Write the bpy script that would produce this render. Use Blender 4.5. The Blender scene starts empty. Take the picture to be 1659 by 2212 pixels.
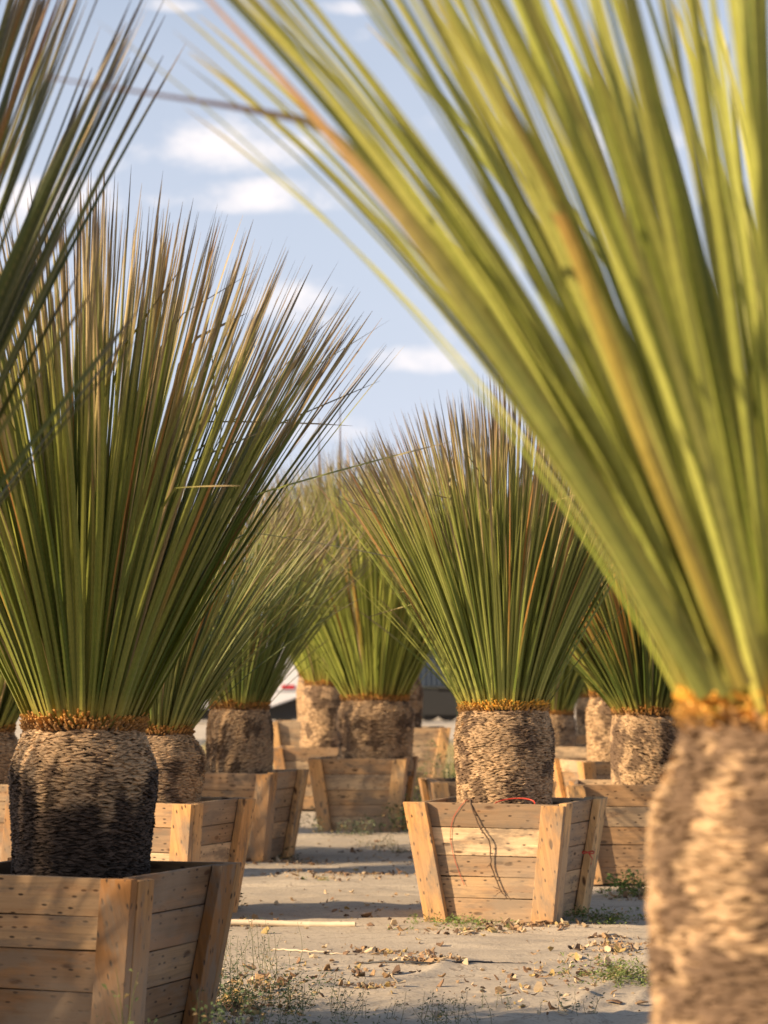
import bpy, bmesh, math, random
import numpy as np
from mathutils import Vector, Matrix, Euler

# ------------------------------------------------------------------ camera
random.seed(7)
RNG = np.random.default_rng(11)
C = bpy.context.scene
COL = C.collection
FPX, CX, CY, HOR, CAMH = 5222.0, 829.5, 1106.0, 1485.0, 1.17
PITCH = math.atan((HOR - CY) / FPX)
cam_d = bpy.data.cameras.new("camera")
cam = bpy.data.objects.new("camera", cam_d)
COL.objects.link(cam)
cam.location = (0, 0, CAMH)
cam.rotation_euler = (math.radians(90) + PITCH, 0, 0)
cam_d.sensor_fit = 'VERTICAL'
cam_d.sensor_height = 36.0
cam_d.sensor_width = 27.0
cam_d.lens = 85.0
cam_d.clip_start = 0.05
cam_d.clip_end = 3000
cam_d.dof.use_dof = True
cam_d.dof.focus_distance = 9.4
cam_d.dof.aperture_fstop = 4.3
C.camera = cam

def at(px, py, Y):
    x = (px - CX) / FPX; y = (CY - py) / FPX
    dy = math.cos(PITCH) - y * math.sin(PITCH)
    dz = math.sin(PITCH) + y * math.cos(PITCH)
    s = Y / dy
    return Vector((s * x, Y, CAMH + s * dz))

def ground(px, py):
    x = (px - CX) / FPX; y = (CY - py) / FPX
    dy = math.cos(PITCH) - y * math.sin(PITCH)
    dz = math.sin(PITCH) + y * math.cos(PITCH)
    s = -CAMH / dz
    return Vector((s * x, s * dy, 0))

# ------------------------------------------------------------------ light
SUN_AZ, SUN_EL = math.radians(69), math.radians(25)      # azimuth left of straight behind the camera
sdir = Vector((-math.sin(SUN_AZ) * math.cos(SUN_EL), -math.cos(SUN_AZ) * math.cos(SUN_EL), math.sin(SUN_EL)))
sun_d = bpy.data.lights.new("sun", 'SUN')
sun_d.energy = 5.0
sun_d.angle = math.radians(0.5)
sun_d.color = (1.0, 0.76, 0.48)
sun = bpy.data.objects.new("sun", sun_d)
COL.objects.link(sun)
sun.rotation_euler = sdir.to_track_quat('Z', 'Y').to_euler()
sun.location = (-6, -3, 8)

W = bpy.data.worlds.new("World"); C.world = W
W.use_nodes = True
wn = W.node_tree; wn.nodes.clear()
def N(t, tree, **kw):
    n = tree.nodes.new(t)
    for k, v in kw.items(): setattr(n, k, v)
    return n
def mth(tree, op, a, b=None, c=None, clamp=False):
    n = tree.nodes.new('ShaderNodeMath'); n.operation = op; n.use_clamp = clamp
    for i, v in enumerate((a, b, c)):
        if v is None: continue
        if isinstance(v, (int, float)): n.inputs[i].default_value = v
        else: tree.links.new(v, n.inputs[i])
    return n.outputs[0]
def mixc(tree, f, a, b, mode='MIX'):
    n = tree.nodes.new('ShaderNodeMix'); n.data_type = 'RGBA'; n.blend_type = mode
    for s, v in ((n.inputs[0], f), (n.inputs[6], a), (n.inputs[7], b)):
        if isinstance(v, (int, float)): s.default_value = v
        elif isinstance(v, tuple): s.default_value = (*v, 1) if len(v) == 3 else v
        else: tree.links.new(v, s)
    return n.outputs[2]
def smooth(tree, x, lo, hi):
    n = tree.nodes.new('ShaderNodeMapRange'); n.interpolation_type = 'SMOOTHSTEP'
    tree.links.new(x, n.inputs[0]); n.inputs[1].default_value = lo; n.inputs[2].default_value = hi
    return n.outputs[0]

sky = N('ShaderNodeTexSky', wn, sky_type='NISHITA', sun_disc=False)
sky.sun_elevation = SUN_EL
sky.sun_rotation = math.radians(180) + SUN_AZ
sky.air_density = 1.0; sky.dust_density = 2.0; sky.ozone_density = 1.2
tc = N('ShaderNodeTexCoord', wn)
sep = N('ShaderNodeSeparateXYZ', wn); wn.links.new(tc.outputs['Generated'], sep.inputs[0])
ypos = mth(wn, 'MAXIMUM', sep.outputs[1], 0.05)
ta = mth(wn, 'DIVIDE', sep.outputs[0], ypos)
tb = mth(wn, 'DIVIDE', sep.outputs[2], ypos)
nz = N('ShaderNodeTexNoise', wn); nz.inputs['Scale'].default_value = 26; nz.inputs['Detail'].default_value = 6
nz.inputs['Roughness'].default_value = .58
mp = N('ShaderNodeMapping', wn); mp.inputs['Scale'].default_value = (1, 1, 1.7)
wn.links.new(tc.outputs['Generated'], mp.inputs[0]); wn.links.new(mp.outputs[0], nz.inputs['Vector'])
nfac = nz.outputs[0]
CLOUDS = [(440, 318, 210, 62, 1.0), (225, 330, 60, 48, .8), (560, 420, 190, 36, .9), (900, 786, 95, 26, .85),
          (655, 668, 90, 52, .95), (690, 925, 85, 34, .8), (360, -8, 75, 16, .7), (735, -2, 95, 16, .7),
          (1210, 820, 120, 30, .5), (60, 430, 160, 60, .9), (1400, 300, 150, 60, .8), (-500, 250, 260, 90, 1.), (2300, 500, 300, 80, 1.)]
best = None
for (px, py, wx, wy, amp) in CLOUDS:
    ca = (px - CX) / FPX; cb = (HOR - py) / FPX
    dx = mth(wn, 'MULTIPLY', mth(wn, 'SUBTRACT', ta, ca), FPX / (wx * 1.2))
    dyu = mth(wn, 'SUBTRACT', tb, cb)
    up = mth(wn, 'MULTIPLY', mth(wn, 'MAXIMUM', dyu, 0.0), FPX / (wy * 1.4))
    dn = mth(wn, 'MULTIPLY', mth(wn, 'MINIMUM', dyu, 0.0), FPX / (wy * .8))
    d2 = mth(wn, 'ADD', mth(wn, 'MULTIPLY', dx, dx), mth(wn, 'ADD', mth(wn, 'MULTIPLY', up, up), mth(wn, 'MULTIPLY', dn, dn)))
    v = mth(wn, 'MULTIPLY', mth(wn, 'SUBTRACT', 1.25, d2), amp)
    best = v if best is None else mth(wn, 'MAXIMUM', best, v)
dens = mth(wn, 'ADD', mth(wn, 'MAXIMUM', best, -0.6), mth(wn, 'MULTIPLY', mth(wn, 'SUBTRACT', nfac, .5), 5.6))
front = mth(wn, 'GREATER_THAN', sep.outputs[1], 0.1)
mask = mth(wn, 'MULTIPLY', smooth(wn, dens, -.1, 2.1), mth(wn, 'MULTIPLY', front, .95))
# thin high veil
veil = N('ShaderNodeTexNoise', wn); veil.inputs['Scale'].default_value = 5; veil.inputs['Detail'].default_value = 5
wn.links.new(mp.outputs[0], veil.inputs['Vector'])
vm = mth(wn, 'MULTIPLY', smooth(wn, veil.outputs[0], .35, .75), .12)
hz = mth(wn, 'MULTIPLY', smooth(wn, sep.outputs[2], .62, .05), .84)
SKYHAZE = (4.7, 5.05, 6.0)
c1 = mixc(wn, mth(wn, 'ADD', vm, hz, clamp=True), sky.outputs[0], SKYHAZE)
c2 = mixc(wn, mask, c1, (7.4, 6.9, 6.85))
bg = N('ShaderNodeBackground', wn); bg.inputs[1].default_value = 0.085
wn.links.new(c2, bg.inputs[0])
wo = N('ShaderNodeOutputWorld', wn); wn.links.new(bg.outputs[0], wo.inputs[0])

C.view_settings.view_transform = 'Standard'
C.view_settings.look = 'None'
C.view_settings.exposure = 0.85
C.view_settings.gamma = 1.0
C.cycles.max_bounces = 6
C.cycles.transmission_bounces = 4
C.cycles.use_denoising = True

# ------------------------------------------------------------------ helpers
def tag(o, label=None, cat=None, group=None, kind=None):
    if label: o['label'] = label
    if cat: o['category'] = cat
    if group: o['group'] = group
    if kind: o['kind'] = kind
    return o
def empty(name, loc, rz=0, rx=0, ry=0):
    o = bpy.data.objects.new(name, None); COL.objects.link(o)
    o.location = loc; o.rotation_euler = (rx, ry, rz); o.empty_display_size = .1
    return o
def np_obj(name, V, F, mat, parent=None, col=None, uv=None, smooth_=False):
    """V (n,3); F (m,4) quads, or a list of arrays; col (n,4) per vertex; uv (n,2) per vertex"""
    me = bpy.data.meshes.new(name)
    V = np.asarray(V, np.float32)
    Fs = [np.asarray(f, np.int32) for f in (F if isinstance(F, list) else [F])]
    nl = sum(f.size for f in Fs); nf = sum(len(f) for f in Fs)
    me.vertices.add(len(V)); me.vertices.foreach_set('co', V.ravel())
    loops = np.concatenate([f.ravel() for f in Fs])
    tot = np.concatenate([np.full(len(f), f.shape[1], np.int32) for f in Fs])
    st = np.concatenate([[0], np.cumsum(tot)[:-1]]).astype(np.int32)
    me.loops.add(nl); me.loops.foreach_set('vertex_index', loops)
    me.polygons.add(nf); me.polygons.foreach_set('loop_start', st); me.polygons.foreach_set('loop_total', tot)
    me.polygons.foreach_set('use_smooth', np.full(nf, smooth_))
    if col is not None:
        a = me.color_attributes.new('Col', 'FLOAT_COLOR', 'POINT')
        a.data.foreach_set('color', np.asarray(col, np.float32).ravel())
    if uv is not None:
        u = me.uv_layers.new(name='UVMap')
        u.data.foreach_set('uv', np.asarray(uv, np.float32)[loops].ravel())
    me.update(calc_edges=True)
    me.materials.append(mat)
    o = bpy.data.objects.new(name, me); COL.objects.link(o)
    if parent: o.parent = parent
    return o
def vnoise(x, y, seed=0):
    x = np.asarray(x, float); y = np.asarray(y, float)
    xi = np.floor(x).astype(np.int64); yi = np.floor(y).astype(np.int64)
    fx = x - xi; fy = y - yi; fx = fx * fx * (3 - 2 * fx); fy = fy * fy * (3 - 2 * fy)
    def h(a, b):
        n = (a * 374761393 + b * 668265263 + seed * 982451653) & 0x7fffffff
        n = ((n ^ (n >> 13)) * 1274126177) & 0x7fffffff
        n = n ^ (n >> 16)
        return (n & 0xffff) / 65535.0
    return (h(xi, yi) * (1 - fx) + h(xi + 1, yi) * fx) * (1 - fy) + (h(xi, yi + 1) * (1 - fx) + h(xi + 1, yi + 1) * fx) * fy
def fbm(x, y, seed=0, o=4):
    s = 0; a = .5
    for i in range(o):
        s = s + a * vnoise(x * 2 ** i, y * 2 ** i, seed + i); a *= .5
    return s / .94
def tube(pts, r, n=6, r2=None):
    """swept tube as V, F with caps"""
    pts = [Vector(p) for p in pts]; V = []; F = []
    up = Vector((0.13, 0.21, 1))
    for i, p in enumerate(pts):
        d = (pts[min(i + 1, len(pts) - 1)] - pts[max(i - 1, 0)]).normalized()
        a = d.cross(up).normalized(); b = d.cross(a)
        rr = r if r2 is None else r + (r2 - r) * i / (len(pts) - 1)
        if not isinstance(r, (int, float)): rr = r[i]
        for k in range(n):
            t = 2 * math.pi * k / n
            V.append(p + a * rr * math.cos(t) + b * rr * math.sin(t))
    for i in range(len(pts) - 1):
        for k in range(n):
            F.append((i * n + k, i * n + (k + 1) % n, (i + 1) * n + (k + 1) % n, (i + 1) * n + k))
    # caps as degenerate-free fan to a centre
    return np.array([tuple(v) for v in V]), np.array(F)
def merge(parts):
    V = []; F = []; o = 0; cols = []
    for p in parts:
        v, f = p[0], p[1]
        V.append(v); F.append(f + o); o += len(v)
        if len(p) > 2: cols.append(p[2])
    return np.concatenate(V), np.concatenate(F), (np.concatenate(cols) if cols else None)

# ------------------------------------------------------------------ materials
def new_mat(name):
    m = bpy.data.materials.new(name); m.use_nodes = True
    t = m.node_tree; t.nodes.clear()
    out = N('ShaderNodeOutputMaterial', t)
    b = N('ShaderNodeBsdfPrincipled', t); t.links.new(b.outputs[0], out.inputs[0])
    return m, t, b, out
def noise(t, vec, scale, detail=4, rough=.55, dist=0):
    n = N('ShaderNodeTexNoise', t)
    n.inputs['Scale'].default_value = scale; n.inputs['Detail'].default_value = detail
    n.inputs['Roughness'].default_value = rough; n.inputs['Distortion'].default_value = dist
    if vec is not None: t.links.new(vec, n.inputs['Vector'])
    return n.outputs[0]
def mapping(t, vec, sc):
    m = N('ShaderNodeMapping', t); m.inputs['Scale'].default_value = sc
    t.links.new(vec, m.inputs[0]); return m.outputs[0]
def bump(t, h, strength, dist, b):
    n = N('ShaderNodeBump', t); n.inputs['Strength'].default_value = strength; n.inputs['Distance'].default_value = dist
    t.links.new(h, n.inputs['Height']); t.links.new(n.outputs[0], b.inputs['Normal']); return n
def attr(t, name='Col'):
    a = N('ShaderNodeAttribute', t); a.attribute_name = name; return a
def simple(name, color, rough=.6, metal=0, nscale=20, namt=.25):
    m, t, b, o = new_mat(name)
    tcn = N('ShaderNodeTexCoord', t)
    n = noise(t, tcn.outputs['Object'], nscale)
    f = mth(t, 'MULTIPLY', n, 1.0)
    c = mixc(t, f, tuple(v * (1 - namt) for v in color), tuple(min(1, v * (1 + namt)) for v in color))
    t.links.new(c, b.inputs['Base Color']); b.inputs['Roughness'].default_value = rough
    b.inputs['Metallic'].default_value = metal
    return m

def leaf_material():
    m, t, b, o = new_mat('fibrous_leaf')
    a = attr(t); uv = N('ShaderNodeUVMap', t)
    s = N('ShaderNodeSeparateXYZ', t); t.links.new(uv.outputs[0], s.inputs[0])
    streak = noise(t, mapping(t, uv.outputs[0], (6.5, 7, 1)), 1.0, 4, .6)
    mot = noise(t, mapping(t, uv.outputs[0], (.6, 55, 1)), 1.0, 3, .6)
    k = mth(t, 'ADD', mth(t, 'MULTIPLY', streak, .55), mth(t, 'MULTIPLY', mot, .45))
    kk = mth(t, 'ADD', mth(t, 'MULTIPLY', k, 1.1), .45)
    hs = mixc(t, 1.0, a.outputs['Color'], kk, 'MULTIPLY')
    # small pale marginal teeth along both edges
    fx = mth(t, 'FRACT', s.outputs[0])
    edge = mth(t, 'ABSOLUTE', mth(t, 'SUBTRACT', fx, .5))
    em = smooth(t, edge, .34, .48)
    saw = mth(t, 'SINE', mth(t, 'MULTIPLY', s.outputs[1], 300.0))
    teeth = mth(t, 'MULTIPLY', mth(t, 'MULTIPLY', em, smooth(t, saw, .1, .7)), .42)
    c = mixc(t, teeth, hs, (.46, .36, .12))
    t.links.new(c, b.inputs['Base Color'])
    b.inputs['Roughness'].default_value = .48
    b.inputs['Specular IOR Level'].default_value = .45
    bump(t, k, .35, .003, b)
    tr = N('ShaderNodeBsdfTranslucent', t)
    tcx = mixc(t, 1.0, c, (1.25, 1.15, .6), 'MULTIPLY'); t.links.new(tcx, tr.inputs[0])
    mx = N('ShaderNodeMixShader', t); mx.inputs[0].default_value = .16
    t.links.new(b.outputs[0], mx.inputs[1]); t.links.new(tr.outputs[0], mx.inputs[2])
    t.links.new(mx.outputs[0], o.inputs[0])
    return m
def bark_material():
    m, t, b, o = new_mat('thatched_bark')
    a = attr(t); tcn = N('ShaderNodeTexCoord', t)
    n1 = noise(t, mapping(t, tcn.outputs['Object'], (1, 1, 6)), 40, 4, .7)
    n2 = noise(t, tcn.outputs['Object'], 5.0, 4, .6)
    k = mth(t, 'ADD', mth(t, 'MULTIPLY', n1, .9), mth(t, 'MULTIPLY', n2, .7))
    k = mth(t, 'ADD', k, .2)
    c = mixc(t, 1.0, a.outputs['Color'], k, 'MULTIPLY')
    t.links.new(c, b.inputs['Base Color']); b.inputs['Roughness'].default_value = .85
    b.inputs['Specular IOR Level'].default_value = .25
    bump(t, n1, .7, .004, b)
    return m
def wood_material():
    m, t, b, o = new_mat('rough_pine_boards')
    a = attr(t); uv = N('ShaderNodeUVMap', t); tcn = N('ShaderNodeTexCoord', t)
    warp = noise(t, mapping(t, uv.outputs[0], (3, 9, 1)), 1.0, 2, .5)
    wv = N('ShaderNodeVectorMath', t); wv.operation = 'MULTIPLY_ADD'
    comb = N('ShaderNodeCombineXYZ', t); t.links.new(warp, comb.inputs[1])
    t.links.new(comb.outputs[0], wv.inputs[0]); wv.inputs[1].default_value = (0, .035, 0); t.links.new(uv.outputs[0], wv.inputs[2])
    gr = noise(t, mapping(t, wv.outputs[0], (2.5, 130, 1)), 1.0, 5, .65)
    gr2 = noise(t, mapping(t, wv.outputs[0], (1.3, 34, 1)), 1.0, 3, .6)
    g = mth(t, 'ADD', mth(t, 'MULTIPLY', gr, .5), mth(t, 'MULTIPLY', gr2, .6))
    c0 = mixc(t, 1.0, a.outputs['Color'], mth(t, 'ADD', mth(t, 'MULTIPLY', g, 1.7), .07), 'MULTIPLY')
    # knots
    vo = N('ShaderNodeTexVoronoi', t, voronoi_dimensions='2D'); vo.inputs['Scale'].default_value = 1
    vo.inputs['Randomness'].default_value = 1.0
    t.links.new(mapping(t, wv.outputs[0], (3.4, 8.5, 1)), vo.inputs['Vector'])
    kn = mth(t, 'SUBTRACT', 1.0, smooth(t, vo.outputs['Distance'], .045, .115))
    ksel = N('ShaderNodeSeparateColor', t); t.links.new(vo.outputs['Color'], ksel.inputs[0])
    kn = mth(t, 'MULTIPLY', kn, mth(t, 'GREATER_THAN', ksel.outputs[0], .35))
    c1 = mixc(t, mth(t, 'MULTIPLY', kn, .9), c0, (.07, .035, .018))
    # nail holes and short splits, longer along the grain
    v2 = N('ShaderNodeTexVoronoi', t, voronoi_dimensions='2D'); v2.inputs['Scale'].default_value = 1
    t.links.new(mapping(t, uv.outputs[0], (14, 34, 1)), v2.inputs['Vector'])
    sel2 = N('ShaderNodeSeparateColor', t); t.links.new(v2.outputs['Color'], sel2.inputs[0])
    nh = mth(t, 'MULTIPLY', mth(t, 'SUBTRACT', 1.0, smooth(t, v2.outputs['Distance'], .07, .18)), mth(t, 'GREATER_THAN', sel2.outputs[1], .52))
    c2 = mixc(t, mth(t, 'MULTIPLY', nh, .95), c1, (.02, .012, .01))
    # weathering patches
    st = noise(t, mapping(t, uv.outputs[0], (1.6, 4.5, 1)), 2.2, 6, .68)
    stm = mth(t, 'MULTIPLY', smooth(t, st, .46, .62), .78)
    c3 = mixc(t, stm, c2, (.19, .145, .105))
    oi = noise(t, tcn.outputs['Object'], 2.2, 3, .5)
    c4 = mixc(t, mth(t, 'MULTIPLY', smooth(t, oi, .42, .66), .6), c3, (.33, .26, .19))
    orn = noise(t, mapping(t, uv.outputs[0], (2.2, 9, 1)), 1.3, 4, .6)
    c4 = mixc(t, mth(t, 'MULTIPLY', smooth(t, orn, .50, .68), .28), c4, (.42, .20, .075))
    fine = noise(t, mapping(t, uv.outputs[0], (30, 160, 1)), 1.0, 3, .7)
    c4 = mixc(t, mth(t, 'MULTIPLY', smooth(t, fine, .58, .74), .5), c4, (.12, .075, .045))
    t.links.new(c4, b.inputs['Base Color'])
    b.inputs['Roughness'].default_value = .78; b.inputs['Specular IOR Level'].default_value = .25
    hh = mth(t, 'SUBTRACT', g, mth(t, 'MULTIPLY', mth(t, 'MAXIMUM', nh, kn), .8))
    bump(t, hh, .5, .003, b)
    return m
M_LEAF = leaf_material(); M_BARK = bark_material(); M_WOOD = wood_material()
M_SOIL = simple('potting_soil', (.07, .045, .03), .95, 0, 60, .5)
def vcol_mat(name, rough=.7, trans=0.0, ns=30, spec=.3):
    m, t, b, o = new_mat(name)
    a = attr(t); tcn = N('ShaderNodeTexCoord', t)
    n = noise(t, tcn.outputs['Object'], ns, 4, .6)
    c = mixc(t, 1.0, a.outputs['Color'], mth(t, 'ADD', mth(t, 'MULTIPLY', n, .8), .6), 'MULTIPLY')
    t.links.new(c, b.inputs['Base Color']); b.inputs['Roughness'].default_value = rough
    b.inputs['Specular IOR Level'].default_value = spec
    if trans:
        tr = N('ShaderNodeBsdfTranslucent', t); t.links.new(c, tr.inputs[0])
        mx = N('ShaderNodeMixShader', t); mx.inputs[0].default_value = trans
        t.links.new(b.outputs[0], mx.inputs[1]); t.links.new(tr.outputs[0], mx.inputs[2]); t.links.new(mx.outputs[0], o.inputs[0])
    return m
M_WEED = vcol_mat('weed_foliage', .6, .2)
M_LITTER = vcol_mat('dry_litter', .85)

# ------------------------------------------------------------------ ground
def axis(segs):
    out = []
    for a, b_, n in segs: out += list(np.linspace(a, b_, n, endpoint=False))
    out.append(segs[-1][1]); return np.array(out)
gx = axis([(-900, -60, 8), (-60, -8, 20), (-8, -3, 60), (-3, 3, 260), (3, 8, 60), (8, 60, 20), (60, 900, 8)])
gy = axis([(-400, 0, 8), (0, 6, 40), (6, 15, 520), (15, 26, 260), (26, 60, 60), (60, 1600, 14)])
FOLDS = [([(1175, 2215), (1260, 2168), (1330, 2130), (1420, 2100)], .022, .03), ([(1080, 2240), (1190, 2190), (1300, 2172)], .018, .028),
         ([(1000, 2205), (1110, 2160), (1240, 2150)], .014, .03), ([(1260, 2225), (1330, 2195), (1400, 2150)], .02, .028), ([(1050, 2150), (1150, 2128), (1260, 2122), (1400, 2120)], .016, .04),
         ([(560, 2165), (760, 2135), (900, 2112), (1010, 2078)], .022, .05), ([(700, 2225), (860, 2196), (1010, 2190)], .018, .04), ([(440, 2076), (520, 2080), (600, 2088)], .022, .04),
         ([(600, 2095), (780, 2100), (1000, 2096), (1300, 2080)], .014, .05), ([(480, 1960), (700, 1957), (890, 1955)], .018, .08), ([(500, 1842), (700, 1836), (900, 1830)], .02, .1),
         ([(500, 1898), (640, 1905), (900, 1900)], .012, .06), ([(1260, 1955), (1390, 1958)], .016, .06), ([(950, 2040), (1120, 2046), (1390, 2040)], .014, .05)]
def ground_h(X, Y):
    w = fbm(X * .5, Y * .8, 3, 3)
    wx = X + (w - .5) * 1.6; wy = Y + (fbm(X * .35, Y * .6, 9, 3) - .5) * 1.5
    r1 = 1 - np.abs(2 * fbm(wx * .35, wy * 1.9, 21, 3) - 1)
    r2 = 1 - np.abs(2 * fbm(wx * .8 + 9, wy * 3.6, 33, 3) - 1)
    diag = 1 - np.abs(2 * fbm((wx + wy * .55) * .9, (wy - wx * .5) * 3.2, 44, 3) - 1)
    h = .022 * fbm(X * .6, Y * .9, 5, 4) + .022 * np.clip(r1 - .72, 0, 1) / .28 + .009 * np.clip(r2 - .74, 0, 1) / .26
    near = np.clip((11.5 - Y) / 3, 0, 1)
    h += near * .016 * np.clip(diag - .7, 0, 1) / .3
    h += .003 * fbm(X * 9, Y * 14, 61, 3)
    for pts, amp, sg in FOLDS:
        P_ = [ground(a, b_) for a, b_ in pts]
        d = np.full(np.shape(X), 9.0)
        for q0, q1 in zip(P_[:-1], P_[1:]):
            ex, ey = q1.x - q0.x, q1.y - q0.y
            tt = np.clip(((X - q0.x) * ex + (Y - q0.y) * ey) / (ex * ex + ey * ey), 0, 1)
            d = np.minimum(d, np.hypot(X - q0.x - tt * ex + .012 * (fbm(X * 6, Y * 6, 71, 2) - .5), Y - q0.y - tt * ey))
        h = h + .62 * amp * np.exp(-(d / sg / .8) ** 2) * (.5 + vnoise(X * 5, Y * 5, 72))
    fade = np.clip((60 - Y) / 30, 0, 1) * np.clip((12 - np.abs(X)) / 4, 0, 1)
    return (h - .018) * fade
GX, GY = np.meshgrid(gx, gy)
GZ = ground_h(GX, GY)
V = np.stack([GX.ravel(), GY.ravel(), GZ.ravel()], 1)
nx, ny = len(gx), len(gy)
ii = (np.arange(ny - 1)[:, None] * nx + np.arange(nx - 1)[None, :]).ravel()
Fg = np.stack([ii, ii + 1, ii + nx + 1, ii + nx], 1)
m, t, b, o = new_mat('dusty_ground_cloth')
gm = N('ShaderNodeNewGeometry', t); P = gm.outputs['Position']
n_big = noise(t, mapping(t, P, (.5, .9, 1)), 1.2, 5, .6)
n_mid = noise(t, mapping(t, P, (1, 2.2, 1)), 3.5, 5, .62)
n_fine = noise(t, P, 55, 4, .7)
n_xf = noise(t, P, 210, 2, .6)
base = mixc(t, smooth(t, n_big, .3, .7), (.36, .305, .24), (.48, .41, .32))
base = mixc(t, mth(t, 'MULTIPLY', smooth(t, n_mid, .45, .7), .55), base, (.50, .415, .31))
dark = noise(t, mapping(t, P, (.8, 2.6, 1)), 2.1, 6, .7)
base = mixc(t, mth(t, 'MULTIPLY', smooth(t, dark, .57, .72), .5), base, (.17, .14, .115))
base = mixc(t, mth(t, 'MULTIPLY', smooth(t, n_fine, .5, .68), .5), base, (.2, .155, .115))
base = mixc(t, mth(t, 'MULTIPLY', smooth(t, n_xf, .5, .8), .25), base, (.6, .5, .38))
t.links.new(base, b.inputs['Base Color']); b.inputs['Roughness'].default_value = .9; b.inputs['Specular IOR Level'].default_value = .2
vc = N('ShaderNodeTexVoronoi', t, voronoi_dimensions='2D', feature='DISTANCE_TO_EDGE'); vc.inputs['Scale'].default_value = 1
wrp = N('ShaderNodeVectorMath', t); wrp.operation = 'ADD'
t.links.new(mapping(t, P, (1.3, 2.6, 1)), wrp.inputs[0])
wc = N('ShaderNodeTexNoise', t); wc.inputs['Scale'].default_value = 5; wc.inputs['Detail'].default_value = 5; t.links.new(P, wc.inputs['Vector'])
t.links.new(wc.outputs['Color'], wrp.inputs[1]); t.links.new(wrp.outputs[0], vc.inputs['Vector'])
crack = mth(t, 'MULTIPLY', mth(t, 'SUBTRACT', 1.0, smooth(t, vc.outputs['Distance'], .004, .02)), smooth(t, n_big, .42, .6))
base = mixc(t, mth(t, 'MULTIPLY', crack, .6), base, (.13, .10, .08))
t.links.new(base, b.inputs['Base Color'])
hgt = mth(t, 'ADD', mth(t, 'MULTIPLY', n_mid, 1.0), mth(t, 'ADD', mth(t, 'MULTIPLY', n_fine, .5), mth(t, 'MULTIPLY', n_xf, .18)))
bump(t, hgt, .8, .012, b)
tag(np_obj('ground', V, Fg, m, smooth_=True), kind='structure')

def sheet(name, x0, x1, y0, y1, z, mat, wob=1.2):
    n = 60
    xs = np.linspace(x0, x1, n)
    a = y0 + (np.array([float(fbm(x * .25, 3.1, 5)) for x in xs]) - .5) * wob
    c = y1 + (np.array([float(fbm(x * .25, 8.1, 6)) for x in xs]) - .5) * wob
    V = np.concatenate([np.stack([xs, a, np.full(n, z)], 1), np.stack([xs, c, np.full(n, z)], 1)])
    i = np.arange(n - 1); F = np.stack([i, i + 1, i + n + 1, i + n], 1)
    return tag(np_obj(name, V, F, mat), kind='structure')
def field_mat(name, c0, c1, sc):
    m, t, b, o = new_mat(name); g = N('ShaderNodeNewGeometry', t)
    n1 = noise(t, mapping(t, g.outputs['Position'], (.6, 1, 1)), sc, 6, .65)
    n2 = noise(t, g.outputs['Position'], sc * 12, 4, .7)
    c = mixc(t, smooth(t, n1, .35, .65), c0, c1)
    c = mixc(t, 1.0, c, mth(t, 'ADD', mth(t, 'MULTIPLY', n2, .9), .55), 'MULTIPLY')
    t.links.new(c, b.inputs['Base Color']); b.inputs['Roughness'].default_value = .95
    bump(t, n2, .8, .05, b); return m
sheet('dry_field', -70, 70, 27, 47.5, .012, field_mat('dry_field_earth', (.34, .27, .13), (.48, .38, .2), 1.0))
sheet('road', -90, 90, 48, 53.5, .012, field_mat('worn_asphalt', (.11, .115, .12), (.15, .15, .15), .5), .1)
sheet('gravel_lot', -160, 160, 54, 150, .012, field_mat('pale_gravel', (.42, .35, .26), (.55, .47, .36), .4), .1)
# low hills on the horizon
xs = np.linspace(-500, 500, 160); hv = []
for k, (yy, hh) in enumerate(((620, 0), (690, 1), (900, 0))):
    for x in xs: hv.append((x, yy, (4 + 9 * float(fbm(x * .008, 1.0, 70, 4))) * hh - .5))
i = np.arange(159); n = 160
Fh = np.concatenate([np.stack([i, i + 1, i + n + 1, i + n], 1), np.stack([i + n, i + n + 1, i + 2 * n + 1, i + 2 * n], 1)])
tag(np_obj('hills', np.array(hv), Fh, field_mat('distant_scrub', (.09, .1, .06), (.16, .14, .08), .02)), kind='structure')

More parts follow.
